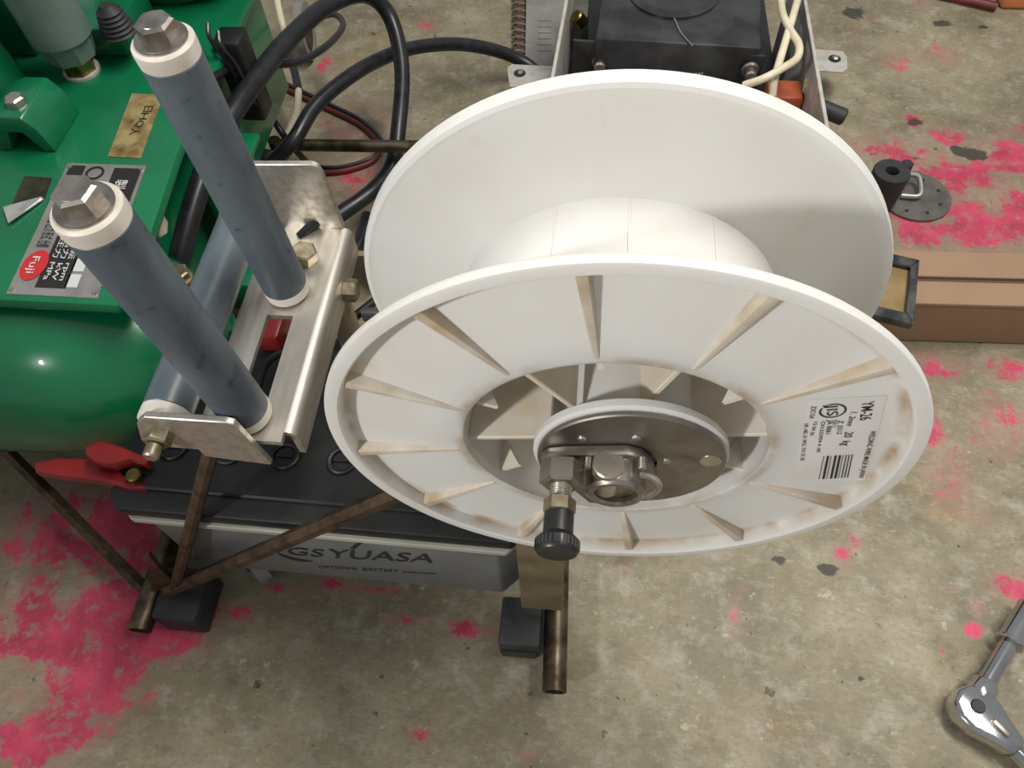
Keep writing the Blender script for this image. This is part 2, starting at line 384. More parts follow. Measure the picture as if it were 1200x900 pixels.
for a in (90, 113, 62):
    a = math.radians(a); er = V((math.cos(a), 0, math.sin(a))); et = V((-math.sin(a), 0, math.cos(a)))
    c = V((CX, (Y0 + Y1) / 2, CZ)) + er * .0844; g = G()
    g.prism([c + et * u + er * v + V((0, -.038, 0)) for u, v in ((-.0005, -.0006), (.0005, -.0006), (.0004, .0004), (-.0004, .0004))], (0, .076, 0)); obj('mould_seam', g, 'spool', spool)
g = G(); g.lathe([(.020, W - .026), (.0730, W - .026), (.0730, W - .022), (.020, W - .022)], (CX, Y0, CZ), AX, 64, closed=True)
obj('back_web', g, 'spool', spool)
g = G(); g.lathe([(.0135, -.0022), (.0455, -.0022), (.0470, -.0012), (.0470, .0022), (.0455, .0034), (.031, .0040), (.030, W - .0235), (.0135, W - .0235)], (CX + .0085, Y0, CZ + .0005), AX, 64, closed=True)
obj('hub_core', g, 'spool', spool)
for k in range(1, 12):
    a = math.radians(8.7 + 30 * k); er = V((math.cos(a), 0, math.sin(a))); et = V((-math.sin(a), 0, math.cos(a)))
    g = G(); o = V((CX, 0, CZ))
    r0, r1 = .0775, .1320
    def P(r, y, t): return o + er * r + et * t + V((0, y, 0))
    top0, top1 = Y0 + .0016, Y0 + .0002
    vs = [P(r0, cone(r0) + .001, -.0016), P(r0, cone(r0) + .001, .0016), P(r1, cone(.13) + .0015, -.0034), P(r1, cone(.13) + .0015, .0034),
          P(r0, cone(r0) - .0006, -.0010), P(r0, cone(r0) - .0006, .0010), P(r1, top1, -.0024), P(r1, top1, .0024)]
    g.add(vs, [(0, 1, 3, 2), (4, 6, 7, 5), (0, 2, 6, 4), (1, 5, 7, 3), (0, 4, 5, 1), (2, 3, 7, 6)]).bevel(.0004, 2)
    rb = obj('rib', g, 'rib', spool); dirt(rb, lambda p: .8 if math.hypot(p.x - CX, p.z - CZ) > .128 else (.35 if p.y > Y0 + .0018 else 0))
for k in range(6):
    a = math.radians(8.7 + 60 * k); er = V((math.cos(a), 0, math.sin(a))); et = V((-math.sin(a), 0, math.cos(a))); o = V((CX, 0, CZ))
    g = G(); hw = .0014
    prof = [(.0310, Y0 + .0085), (.0735, Y0 + .0085), (.0735, Y1 - .0265), (.0310, Y1 - .0265)]
    g.prism([o + er * r + et * (-hw) + V((0, y, 0)) for r, y in prof], et * 2 * hw).bevel(.0005, 1)
    obj('inner_web', g, 'rib', spool)
    a2 = a + math.radians(30); er = V((math.cos(a2), 0, math.sin(a2))); et = V((-math.sin(a2), 0, math.cos(a2)))
    g = G(); g.prism([o + er * r + et * (-hw) + V((0, y, 0)) for r, y in ((.0738, Y0 + .0085), (.0738, Y0 + .030), (.060, Y0 + .0085))], et * 2 * hw)
    obj('gusset', g, 'rib', spool)
# sticker printed with the wire data, lying in one of the flange panels
def on_cone(p, lift=.0006):
    r = math.hypot(p.x - CX, p.z - CZ); return V((p.x, cone(r) - lift, p.z))
YS = Y0 + .0042
def S_(x, y): return Y(900 + x / 5.625, 440 + y / 5.625, YS)
c4 = [S_(262, 150), S_(790, 150), S_(640, 712), S_(155, 712)]
g = G(); n = 10; vs = []; fs = []
for i in range(n + 1):
    for j in range(n + 1):
        u, v = i / n, j / n
        vs.append(on_cone((c4[0] * (1 - u) + c4[1] * u) * (1 - v) + (c4[3] * (1 - u) + c4[2] * u) * v, .0003))
for i in range(n):
    for j in range(n): fs.append((i * (n + 1) + j, (i + 1) * (n + 1) + j, (i + 1) * (n + 1) + j + 1, i * (n + 1) + j + 1))
g.add(vs, fs); stk = lab(obj('sticker', g, 'sticker', spool), 'white printed data sticker with a barcode')
def st(s, a, b, h, name='printed_line'):
    S0, E0 = S_(*a), S_(*b); H0 = S_(a[0] + h[0], a[1] + h[1]) - S0
    return text(name, s, S0, E0, H0, 'ink', stk, on_cone)
st('YM-26', (622, 180), (604, 300), (86, -3)); st('1. 2mm', (548, 240), (517, 330), (42, 6)); st('20  kg', (508, 370), (484, 460), (58, 4))
st('JIS', (385, 188), (388, 258), (78, -2)); st('Z 3312', (463, 292), (452, 382), (36, 2)); st('YGW 12', (424, 285), (420, 335), (34, 0))
st('JA 0061', (392, 285), (378, 375), (36, 2)); st('C01323954 4 -05', (350, 290), (318, 495), (26, 2)); st('15 04 20', (300, 292), (274, 380), (26, 2))
st('NK, ABS, LR, NKGL, TUV, CE, DB', (238, 300), (212, 545), (28, 2)); st('Z3C15A', (285, 190), (270, 270), (34, 2)); st('WELDING WIRE MADE IN JAPAN', (678, 372), (600, 688), (40, 4))
# JIS ring
cc, ax1, ax2 = S_(425, 226), S_(517, 222) - S_(425, 226), S_(428, 181) - S_(425, 226)
g = G(); vs = []; n = 44
for k in range(n):
    t = .35 + (2 * PI - .25) * k / (n - 1)
    for s in (1, .86): vs.append(on_cone(cc + ax1 * math.cos(t + 2.2) * s + ax2 * math.sin(t + 2.2) * s, .0007))
g.add(vs, [(2 * k, 2 * k + 1, 2 * k + 3, 2 * k + 2) for k in range(n - 1)]); obj('printed_ring', g, 'ink', stk, smooth=False)
g = G()
for x, wd in ((350, 4), (373, 15), (400, 4), (424, 15), (452, 15), (478, 4), (498, 7), (518, 7), (538, 7)):
    q = [S_(x + 14, 524), S_(x + 14 + wd, 524), S_(x - 17 + wd, 682), S_(x - 17, 682)]
    g.add([on_cone(p, .0007) for p in q], [(0, 1, 2, 3)])
obj('barcode', g, 'ink', stk, smooth=False)

# ------------------------------------------------------------------ axle and clamp
axle = thing('spool_axle', (.0203, .30, CZ - .0446), 'steel axle end with round plate, collar and black spring knob in spool centre', 'axle')
HX = .0293
g = G(); g.lathe([(.0128, .0), (.0446, 0), (.0453, .0007), (.0453, .0030), (.0128, .0030)], (HX, .1715, .4033), AX, 72, closed=True); obj('round_plate', g, 'steel', axle)
for q in ((682, 516), (746, 515), (781, 542)):
    p = Y(*q, .1705); g = G().cyl((p.x, .1705, p.z), (p.x, .173, p.z), .0022, n=14, bev=.0006); lab(obj('plate_bolt', g, 'bright', axle), 'small bright pin in the round plate')
p = Y(833, 540, .1715); g = G().cyl((p.x, .1711, p.z), (p.x, .1716, p.z), .0052, n=20); lab(obj('weld_spot', g, 'bright', axle), 'shiny ground spot on the round plate')
# flat clamp arm
def arm_poly(y):
    pts = [Y(633, 541, y), Y(638, 556, y), Y(668, 572, y), Y(690, 590, y), Y(735, 594, y), Y(765, 582, y), Y(770, 562, y), Y(764, 546, y), Y(752, 537, y), Y(735, 533, y), Y(660, 534, y), Y(641, 536, y)]
    return [V((p.x, y, p.z)) for p in pts]
g = G().prism(arm_poly(.1655), (0, .0056, 0)).bevel(.0012, 2); obj('clamp_arm', g, 'steel', axle)
ca = Y(721, 581, .1525); CA = V((ca.x, 0, ca.z))
g = G(); g.lathe([(.0096, .001), (.0104, 0), (.0128, 0), (.0142, .0016), (.0142, .016), (.0096, .016)], (CA.x, .1525, CA.z), AX, 48, closed=True); obj('collar', g, 'bolt', axle)
g = G().cyl((CA.x, .1560, CA.z), (CA.x, .325, CA.z), .0093, n=32); obj('shaft', g, 'rustmetal', axle)
pk = Z(714, 543, .4215); g = G().cyl((pk.x, .1535, .400), (pk.x - .0, .1535, .4215), .0077, n=36, bev=.0007)
bmesh.ops.translate(g.bm, verts=g.bm.verts, vec=V((0, pk.y - .1535, 0))); obj('cross_pin', g, 'bright', axle)
for q in ((689, 545), (753, 545)):
    p = Y(*q, .162); g = G().cyl((p.x, .1600, p.z), (p.x, .166, p.z), .0020, n=12, bev=.0005); obj('set_screw', g, 'bright', axle)
kn = Y(656, 590, .142); KX, KZ = kn.x, kn.z
g = hexhead(G(), (KX, .1615, KZ), (KX, .1505, KZ), .0102, phase=PI / 6); obj('hex_boss', g, 'steel', axle)
g = G()
prof = []
for k in range(8): prof += [(.0046, k * .0011), (.0052, k * .0011 + .00055)]
g.lathe([(0, 0)] + prof + [(0, .0088)], (KX, .1512, KZ), (0, -1, 0), 20); obj('threaded_stem', g, 'bright', axle)
g = hexhead(G(), (KX, .1436, KZ), (KX, .1366, KZ), .0074, phase=PI / 6); obj('lock_nut', g, 'rustmetal', axle)
g = G(); g.lathe([(0, 0), (.0068, 0), (.0068, .0095), (.0094, .0120), (.0098, .0125), (.0098, .0170), (.0088, .0186), (.006, .0182), (0, .0178)], (KX, .1368, KZ), (0, -1, 0), 32)
kb = obj('plunger_knob', g, 'black', axle)
for k in range(30):
    a = 2 * PI * k / 30; c = V((KX + math.cos(a) * .0097, .1368 - .01475, KZ + math.sin(a) * .0097))
    obj('knurl', G().box(c, (.0008, .0040, .0008)), 'black', kb, smooth=False)
g = G().tube([Y(752, 556, .155), Y(766, 560, .152), Y(772, 572, .150), Y(758, 582, .149)], .0016, 8); lab(obj('split_pin', g, 'bright', axle), 'small split pin through the collar')

# ------------------------------------------------------------------ guide roller bracket
ZB = .335
br = thing('guide_roller_bracket', (-.2, .29, ZB - .024), 'stainless guide bracket holding two upright and one lying blue grey rollers', 'bracket')
T = .004
# slotted base built as two strips and two lands, one mesh
def strip(x0, x1, y0, y1): return [(x0, y0), (x1, y0), (x1, y1), (x0, y1)]
g = G()
outer = [(-.2285, .205), (-.1745, .205), (-.1745, .381), (-.2285, .381)]
slot = [(-.2085, .222), (-.1905, .222), (-.1905, .300), (-.2085, .300)]
vs = [(x, y, z) for z in (ZB, ZB - T) for x, y in outer + slot]
fs = []
for i in range(4):
    j = (i + 1) % 4
    fs += [(i, j, 4 + j, 4 + i), (8 + i, 12 + i, 12 + j, 8 + j), (i, 8 + i, 8 + j, j), (4 + i, 4 + j, 12 + j, 12 + i)]
g.add(vs, fs); obj('base_plate', g, 'stainless', br)
# folded web on the spool side with a round bend
g = G(); pr = []
for k in range(7):
    a = PI / 2 * k / 6; pr.append((-.1745 + .007 * math.sin(a), ZB - .007 + .007 * math.cos(a)))
pr += [(-.1675, ZB - .026), (-.1715, ZB - .026)]
for k in range(6, -1, -1):
    a = PI / 2 * k / 6; pr.append((-.1745 + .003 * math.sin(a), ZB - .007 + .003 * math.cos(a)))
g.prism([(x, .212, z) for x, z in pr], (0, .170, 0)); obj('folded_web', g, 'stainless', br, ang=50)
def tab(y, th, pts, rad):
    g = G().prism([(p[0], y, p[1]) for p in pts], (0, th, 0)); return g
YT = .2
a0 = [Y(*q, YT) for q in ((160, 497), (168, 489), (262, 495), (274, 498), (281, 506), (318, 545), (240, 535), (232, 527), (180, 523), (164, 512))]
g = G().prism([(p.x, YT, p.z) for p in a0], (0, .0045, 0)).bevel(.0006, 1); obj('front_tab', g, 'stainless', br)
a1 = [Y(*q, .381) for q in ((270, 200), (278, 193), (364, 193), (372, 196), (378, 205), (403, 268), (270, 268))]
g = G().prism([(p.x, .381, p.z) for p in a1], (0, .0045, 0)).bevel(.0006, 1); obj('back_tab', g, 'stainless', br)
def roller(p, q, r, m, parent, top=True):
    p, q = V(p), V(q); d = (q - p).normalized(); L = (q - p).length
    g = G(); g.lathe([(0, .008), (r - .001, .008), (r, .0092), (r, L - .0100), (r - .001, L - .009), (0, L - .009)], p, d, 48)
    ro = obj('roller', g, m, parent)
    for (s, dd) in ((p + d * .0005, d), (q - d * .0005, -d)):
        g = G(); g.lathe([(0, 0), (r * .93, 0), (r * 1.0, .001), (r * 1.015, .003), (r * 1.0, .0088), (0, .0088)], s, dd, 48); lab(obj('end_cap', g, 'nylon', ro), 'white nylon end bush')
    if top:
        g = G(); g.lathe([(0, 0), (r * .84, 0), (r * .84, .0012), (r * .82, .0018), (0, .0018)], q - d * .0004, d, 40); obj('washer', g, 'bolt', ro)
        g = hexhead(G(), q + d * .0014, q + d * .0094, r * .62, phase=.35); 
        g.lathe([(0, 0), (r * .46, 0), (r * .44, .0005), (0, .0005)], q + d * .0093, d, 24); obj('bolt_head', g, 'bolt', ro)
    g = G(); g.lathe([(0, 0), (r * .8, 0), (r * .8, .002), (0, .002)], p - d * .0018, d, 32); obj('lower_washer', g, 'bright', ro)
    return ro
def top_z(b, px, py):
    best = min((((600 + 900 * (V((b.x, b.y, z)) - CAM).dot(RGT) / (V((b.x, b.y, z)) - CAM).dot(FWD) - px) ** 2 + (450 - 900 * (V((b.x, b.y, z)) - CAM).dot(UPV) / (V((b.x, b.y, z)) - CAM).dot(FWD) - py) ** 2), z) for z in np.arange(.4, .68, .001))
    return float(best[1])
RA = V((-.1985, .2215, ZB + .002)); RB = V((-.1985, .3200, ZB + .002))
ZTOP = .5215
roller(RA, Z(99, 241, ZTOP + .001), .0150, 'roller', br); roller(RB, Z(189, 45, ZTOP + .010), .0150, 'roller', br)
hr = Y(187, 508, YT)
roller((hr.x, .3805, hr.z), (hr.x, .2052, hr.z), .0150, 'rollerh', br, top=False)
g = hexhead(G(), (hr.x, .2000, hr.z), (hr.x, .1925, hr.z), .0085); obj('nut', g, 'rustmetal', br)
g = G().cyl((hr.x, .1925, hr.z), (hr.x, .1835, hr.z), .0048, n=20, bev=.001); obj('stud_end', g, 'rustmetal', br)
p = X(406, 340, -.1665); g = hexhead(G(), (-.1672, p.y, p.z), (-.1582, p.y, p.z), .0085); obj('web_bolt', g, 'rustmetal', br)
p = Z(357, 304, ZB); g = hexhead(G(), (p.x, p.y, ZB), (p.x + .002, p.y, ZB + .010), .0095); obj('base_bolt', g, 'rustmetal', br)
p = Z(362, 270, ZB); g = G().tube([p + V((-.006, -.006, -.001)), p + V((.004, .003, .004)), p + V((.008, .008, .001))], .0034, 10); lab(obj('rubber_plug', g, 'cable', br), 'black rubber plug in the base')

# ------------------------------------------------------------------ tube frame
fr = thing('cart_frame', (-.2, .4, 0), 'tarnished steel pipe cart frame on the floor under the spool and battery', 'frame')
XR, XL, ZP = -.006, -.388, .030
g = G().pipe((XR + .004, .134, ZP), (XR - .012, .62, ZP), .0108, .0082); obj('rail', g, 'pipe', fr)
g = G().pipe((XL, .155, ZP), (XL, .62, ZP), .0108, .0082); obj('rail', g, 'pipe', fr)
g = G().cyl((XL - .0, .60, .052), (XR, .60, .052), .0108); obj('cross_rail', g, 'pipe', fr)
a, b_ = Z(352, 170, .11), Z(500, 172, .11); dx = (b_ - a); g = G().cyl(a - dx * .2, b_ + dx * 1.2, .0075); obj('rear_bar', g, 'pipe', fr)
e1 = a - dx * .2; g = G().cyl((e1.x, e1.y, .04), (e1.x, e1.y, .118), .0075); obj('rear_post', g, 'pipe', fr)
g = G().cyl((XR - .010, e1.y + (b_.y - a.y), .036), (XR - .010, e1.y + (b_.y - a.y), .112), .0075); obj('rear_post', g, 'pipe', fr)
a = Y(352, 487, .30); g = G().cyl((a.x - .02, .30, a.z), (-.01, .30, a.z), .0068); obj('middle_bar', g, 'pipe', fr)
g = G().span((-.022, .298, .03), (.010, .322, a.z + .012)).bevel(.002); obj('axle_post', g, 'tan', fr)
g = G().span((-.004, .300, a.z), (.044, .322, .428)).bevel(.002); obj('axle_plate', g, 'tan', fr)
p = X(410, 392, -.178); g = G().cyl((-.178, p.y, ZB - .026), (-.178, p.y, .04), .0095); obj('bracket_post', g, 'tan', fr)
p0 = Y(408, 297, .40); g = G().span((p0.x - .004, .398, p0.z - .05), (.03, .404, p0.z)).bevel(.001); obj('rear_strap', g, 'tan', fr)
# upright beside the battery and its foot blocks
p0, p1 = Y(613, 650, .196), Y(660, 705, .196)
g = G().span((-.0345, .192, .074), (.0005, .2005, .250)).bevel(.0015); obj('upright_plate', g, 'darktan', fr)
# braces welded at the front left corner
nd = V((XL + .016, .192, .062))
g = G().cyl(Y(196, 692, .188), Y(462, 580, .193), .0062, n=6); obj('brace', g, 'rust', fr)
e = Y(462, 580, .193); d = (e - Y(196, 692, .188)).normalized(); g = G().cyl(e - d * .001, e + d * .035, .0062, n=6); obj('brace', g, 'rust', fr)
a = Y(205, 690, .188); e = Y(243, 545, .206); g = G().cyl(a, e + (e - a) * .08, .0052, n=8); obj('brace', g, 'rust', fr)
g = G().cyl(Y(172, 693, .196), Z(-15, 505, .10), .0066, n=6); obj('brace', g, 'rust', fr)
g = G().prism([Y(174, 650, .19), Y(188, 668, .19), Y(214, 690, .19), Y(196, 706, .19), Y(178, 700, .19)], (0, .004, 0)); obj('gusset_plate', g, 'rust', fr)
def foot(x0, x1, y0, y1):
    g = G().span((x0, y0, 0), (x1, y1, .040)).bevel(.003); f = obj('foot_block', g, 'rubber', fr)
    return f
foot(-.0545, -.0170, .168, .212); foot(-.3775, -.3345, .165, .215)
for x in (-.0545, -.3775):
    g = G().span((x + .003, .1665, .004), (x + .034, .1685, .022)); lab(obj('foot_face', g, 'black', fr), 'pale worn front edge of the foot block')

# ------------------------------------------------------------------ battery on its dolly
BA = math.radians(-.9)
bt = thing('car_battery', (-.185, .28, .078), 'grey rectangular battery with black lid and dark maker name, on the low cart', 'battery')
def bp(x, y, z):  # battery local frame, slight yaw about the middle
    c = V((-.185, .204, 0)); return V((c.x + (x - c.x) * math.cos(BA) - (y - c.y) * math.sin(BA), c.y + (x - c.x) * math.sin(BA) + (y - c.y) * math.cos(BA), z))
def chamf(x0, x1, y0, y1, c): return [(x0 + c, y0), (x1 - c, y0), (x1, y0 + c), (x1, y1 - c), (x1 - c, y1), (x0 + c, y1), (x0, y1 - c), (x0, y0 + c)]
x0, x1, y0, y1 = -.349, -.0325, .204, .375
g = G().prism([bp(x, y, .080) for x, y in chamf(x0 + .004, x1 - .001, y0, y1, .018)], (0, 0, .1035)).bevel(.0025, 2); case = obj('case', g, 'battery', bt)
g = G().prism([bp(x, y, .1835) for x, y in chamf(x0 - .001, x1 + .001, y0 - .0035, y1 + .003, .012)], (0, 0, .007)).bevel(.001, 1); obj('rim', g, 'battery_rim', bt)
g = G().prism([bp(x, y, .1905) for x, y in chamf(x0 - .006, x1 + .003, y0 - .001, y1 + .002, .010)], (0, 0, .013)).bevel(.002, 2); lid = obj('lid', g, 'battery_top', bt)
g = G().prism([bp(x, y, .2035) for x, y in chamf(x0 + .012, x1 - .012, y0 + .016, y1 - .012, .008)], (0, 0, .0045)).bevel(.0015, 1); obj('lid_step', g, 'battery_top', lid)
for k in range(6):
    p = bp(-.315 + k * .046, .256, .208); g = G()
    g.lathe([(.0085, .0), (.0118, 0), (.0118, .0028), (.0105, .0036), (.0085, .0030)], p, (0, 0, 1), 28, closed=True); g.lathe([(0, 0), (.0085, 0), (.008, .0012), (0, .0014)], p, (0, 0, 1), 24)
    g.box(p + V((0, 0, .002)), (.013, .0028, .0024)); obj('vent_cap', g, 'battery_top', lid)
for x in (-.325, -.075):
    g = G().cyl(bp(x, .345, .2075), bp(x, .345, .226), .0085, .0075, bev=.001); obj('terminal_post', g, 'disc', bt)
def bt_px(x, y): return Y(310 + x / 5.4545, 610 + y / 5.4545, .2035)
bsurf = lambda p: V((p.x, bp(p.x, .204, 0).y - .0006, p.z))
for s, a, b_, h in (('GS', (140, 222), (372, 236), (8, -50)), ('YUASA', (398, 238), (1075, 262), (8, -58))):
    S0, E0 = bt_px(*a), bt_px(*b_); text('maker_name', s, S0, E0, bt_px(a[0] + h[0], a[1] + h[1]) - S0, 'ink', case, bsurf)
for s, a, b_ in (('OPTIONAL', (345, 308), (595, 314)), ('BATTERY', (625, 318), (855, 326))):
    S0, E0 = bt_px(*a), bt_px(*b_); text('small_print', s, S0, E0, bt_px(a[0] + 3, a[1] - 17) - S0, 'ink', case, bsurf)
g = G()
for k in range(7): g.add([bsurf(bt_px(885 + 31 * k + u, 327 + k * 1.1 + v)) for u, v in ((0, 0), (25, .8), (25, -4.5), (0, -5))], [(0, 1, 2, 3)])
obj('small_print', g, 'ink', case, smooth=False)
g = G().add([bsurf(bt_px(*q)) for q in ((540, 180), (575, 182), (640, 130), (610, 126))], [(0, 1, 2, 3)]); obj('logo_stroke', g, 'ink', case, smooth=False)
g = G(); vs = []
for k in range(13):
    t = k / 12; x = 82 + 220 * t; y = 216 + 48 * (1 - (1 - t) ** 2.2); wd = 13 * math.sin(PI * (.12 + .83 * t)) + 2
    vs += [bsurf(bt_px(x, y - wd * .5)), bsurf(bt_px(x, y + wd * .5))]
g.add(vs, [(2 * k, 2 * k + 1, 2 * k + 3, 2 * k + 2) for k in range(12)]); obj('logo_swoosh', g, 'ink', case, smooth=False)

dl = thing('battery_dolly', (-.2, .3, 0), 'black board dolly on grey casters carrying the battery', 'dolly')
g = G().span((-.340, .222, .062), (-.060, .372, .0795)).bevel(.002); obj('deck', g, 'black', dl)
for (x, y, px_) in ((-.300, .232, 1), (-.09, .35, 0), (-.300, .35, 0)):
    g = G(); g.lathe([(0, -.008), (.016, -.008), (.022, -.0055), (.022, .0055), (.016, .008), (0, .008)], (x, y, .022), (.75, .66, 0), 32); c = obj('caster_wheel', g, 'greycover', dl)
    g = G().cyl(V((x, y, .022)) - V((.75, .66, 0)) * .011, V((x, y, .022)) + V((.75, .66, 0)) * .011, .005, n=16); g.box((x, y + .0, .0545), (.03, .03, .016)); obj('caster_fork', g, 'black', c)

# ------------------------------------------------------------------ green compressor
ac = thing('air_compressor', (-.5, .5, 0), 'green painted air compressor with tank, motor and name plate left of rollers', 'compressor')
ZPL = .300
xr_front, yf = -.335, .327
g = G().prism([V(p) for p in ((-.80, yf, ZPL), (-.343, yf, ZPL), (-.336, yf + .010, ZPL), (-.352, .50, ZPL), (-.352, .86, ZPL), (-.80, .86, ZPL))], (0, 0, -.012)).bevel(.004, 2)
obj('platform', g, 'green_clean', ac)
g = G().span((-.79, .355, .14), (-.375, .80, ZPL - .0125)).bevel(.004); obj('body', g, 'green_clean', ac)
# tank: bottom of its outline found from the sight line that grazes it
r = .098; zc = ZPL - .016 - r; d = ray(80, 533); dyz = V((0, d.y, d.z)).normalized(); nrm = V((0, dyz.z, -dyz.y))
best = None
for y in np.arange(.2, .6, .001):
    c = V((0, y, zc - CAM.z)); off = c - dyz * c.dot(dyz)
    if off.y > 0:
        e = abs(off.length - r)
        if best is None or e < best[0]: best = (e, y)
yc = float(best[1])
XE = -.302
prof = [(0, 0)] + [(r * math.sin(a), .135 * (1 - math.cos(a))) for a in np.linspace(.10, PI / 2, 18)] + [(r, .45), (r * .7, .49), (0, .50)]
g = G().lathe(prof, (XE, yc, zc), (-1, 0, 0), 64); obj('tank', g, 'green', ac)
g = G().lathe([(r + .0008, .206), (r + .0022, .208), (r + .0022, .214), (r + .0008, .216)], (XE, yc, zc), (-1, 0, 0), 64); obj('weld_band', g, 'green_clean', ac)
for x in (-.72, -.46):
    g = G().span((x - .02, yc - .03, 0), (x + .02, yc + .05, zc - r * .82)).bevel(.003); obj('foot', g, 'green_clean', ac)
# name plate
NPz = ZPL
q = [Z(8, 345, NPz), Z(115, 350, NPz), Z(172, 195, NPz), Z(80, 192, NPz)]
np_ = quad('name_plate', q, 'plate', ac, .0010)
def NP(u, v, h=.0014):  # u across 0..1, v up 0..1
    p = (q[0] * (1 - u) + q[1] * u) * (1 - v) + (q[3] * (1 - u) + q[2] * u) * v; return V((p.x, p.y, NPz + h))
def npq(name, u0, u1, v0, v1, m): return obj(name, G().add([NP(u0, v0, .0013), NP(u1, v0, .0013), NP(u1, v1, .0013), NP(u0, v1, .0013)], [(0, 1, 2, 3)]), m, np_, smooth=False)
npq('black_panel', .62, .96, .40, .97, 'ink'); npq('black_panel', .28, .62, .05, .46, 'ink'); npq('black_panel', .05, .25, .90, .98, 'ink')
for v in (.06, .17, .28, .39): npq('blank_box', .60, .74, v, v + .09, 'sheet')
for s, v in (('製', .80), ('作', .69), ('所', .58)): text('plate_letter', s, NP(.72, v + .07, .0018), NP(.72, v - .01, .0018), NP(.84, v, .0018) - NP(.72, v, .0018), 'sheet', np_)
for k in range(7): text('plate_letter', '仕様形式圧力容量番号製造年月'[2 * k:2 * k + 2], NP(.10, .33 + .06 * k + .05), NP(.10, .33 + .06 * k), NP(.22, .33 + .06 * k) - NP(.10, .33 + .06 * k), 'ink', np_)
for k in range(3): text('plate_letter', ('圧力 MPa', '出力 kW', '回転 rpm')[k], NP(.34 + .09 * k, .40, .0018), NP(.34 + .09 * k, .10, .0018), NP(.40 + .09 * k, .4, .0018) - NP(.34 + .09 * k, .4, .0018), 'sheet', np_)
cc = NP(.17, .20, .0015); g = G()
vs = [V((cc.x, cc.y, cc.z))] + [V((cc.x + .010 * math.cos(2 * PI * k / 32), cc.y + .0155 * math.sin(2 * PI * k / 32), cc.z)) for k in range(32)]
g.add(vs, [(0, 1 + k, 1 + (k + 1) % 32) for k in range(32)]); lab(obj('emblem', g, 'red_ink', np_, smooth=False), 'red oval emblem with white letters')
text('emblem_letters', 'Fuji', NP(.12, .26, .0019), NP(.12, .14, .0019), NP(.21, .2, .0019) - NP(.12, .2, .0019), 'sheet', np_)
cc = NP(.40, .92, .0015); g = G(); g.lathe([(.006, 0), (.008, 0), (.008, .0004), (.006, .0004)], (cc.x, cc.y, cc.z - .0002), (0, 0, 1), 24, closed=True); obj('printed_ring', g, 'ink', np_)
for u, v in ((.04, .03), (.95, .03), (.95, .97), (.05, .97)):
    p = NP(u, v); g = G(); g.lathe([(0, .0024), (.0015, .0018), (.0022, 0), (0, 0)], (p.x, p.y, NPz + .001), (0, 0, 1), 14); obj('rivet', g, 'bright', np_)
rl = quad('corroded_label', [Z(127, 184, NPz), Z(165, 186, NPz), Z(192, 112, NPz), Z(155, 110, NPz)], 'rustlabel', ac, .0008); lab(rl, 'rust stained metal label with worn letters')
a, b_ = Z(172, 122, NPz), Z(160, 157, NPz); 
for s, A, B in (('日', (175, 124), (173, 132)), ('H', (171, 132), (168, 141)), ('Q', (166, 141), (163, 150)), ('人', (160, 150), (157, 159))):
    S0, E0 = Z(A[0] - 5, A[1], NPz + .0012), Z(B[0] - 5, B[1] - 1, NPz + .0012); text('worn_letter', s, S0, E0, Z(A[0] + 4, A[1], NPz + .0012) - S0, 'ink', rl)
dk = quad('dark_label', [Z(12, 246, NPz), Z(52, 234, NPz), Z(61, 209, NPz), Z(29, 207, NPz)], 'darklabel', ac, .0008)
g = G().prism([Z(4, 243, NPz + .004), Z(10, 262, NPz + .003), Z(52, 234, NPz + .001), Z(49, 231, NPz + .003)], (0, 0, .0008)); lab(obj('peeled_corner', g, 'foil', ac, smooth=False), 'shiny peeled corner of the dark label')
# riser with gas cup: grey column on a brass fitting
p = Z(97, 84, ZPL)
g = G(); g.lathe([(.010, 0), (.0165, 0), (.017, .003), (.010, .003)], p, (0, 0, 1), 32, closed=True); lab(obj('seal_ring', g, 'nylon', ac), 'white seal ring')
g = hexhead(G(), p + V((0, 0, .0025)), p + V((0, 0, .018)), .0150); lab(obj('hex_fitting', g, 'brass', ac), 'brass hex fitting')
g = G(); g.lathe([(0, 0), (.022, 0), (.024, .012), (.026, .020), (.026, .19), (.02, .2), (0, .2)], p + V((0, 0, .018)), (0, 0, 1), 8); 
g.lathe([(0, .0205), (.0272, .0205), (.0272, .2), (0, .2)], p + V((0, 0, .018)), (0, 0, 1), 40); lab(obj('air_filter', g, 'greyblue', ac), 'tall grey green air filter column')
# motor at the back and pump parts on the left
mc = Z(262, 58, .36)
g = G(); g.lathe([(0, 0), (.060, 0), (.085, .012), (.092, .035), (.092, .26), (.06, .28), (0, .28)], (-.435, .70, .385), (.0, 1, 0), 56); mo = obj('motor', g, 'green_clean', ac)
for k in range(12):
    a = math.radians(-20 + 20 * k); g = G().box((-.435 + .0945 * math.cos(a), .86, .385 + .0945 * math.sin(a)), (.0095, .20, .0025), Matrix.Rotation(-a, 3, 'Y')); obj('cooling_fin', g, 'green_clean', mo)
b0 = Z(118, 48, ZPL)
g = G().span((b0.x - .026, b0.y - .026, ZPL), (b0.x + .040, b0.y + .05, ZPL + .030)).bevel(.005); obj('valve_block', g, 'green_clean', ac)
p = Z(140, 38, ZPL + .03); g = G()
g.lathe([(0, 0), (.016, 0)] + [(.0165 - .0022 * (k % 2) - k * .0005, .002 * k + .001) for k in range(12)] + [(.006, .027), (0, .027)], (p.x, p.y, ZPL + .03), (0, 0, 1), 28); obj('spring_cap', g, 'rubber', ac)
g = G().span((b0.x - .03, b0.y + .075, ZPL), (b0.x + .06, b0.y + .14, ZPL + .055)).bevel(.004); lab(obj('pump_base', g, 'darkred', ac), 'dark red brown pump base')
p = Z(8, 120, ZPL)
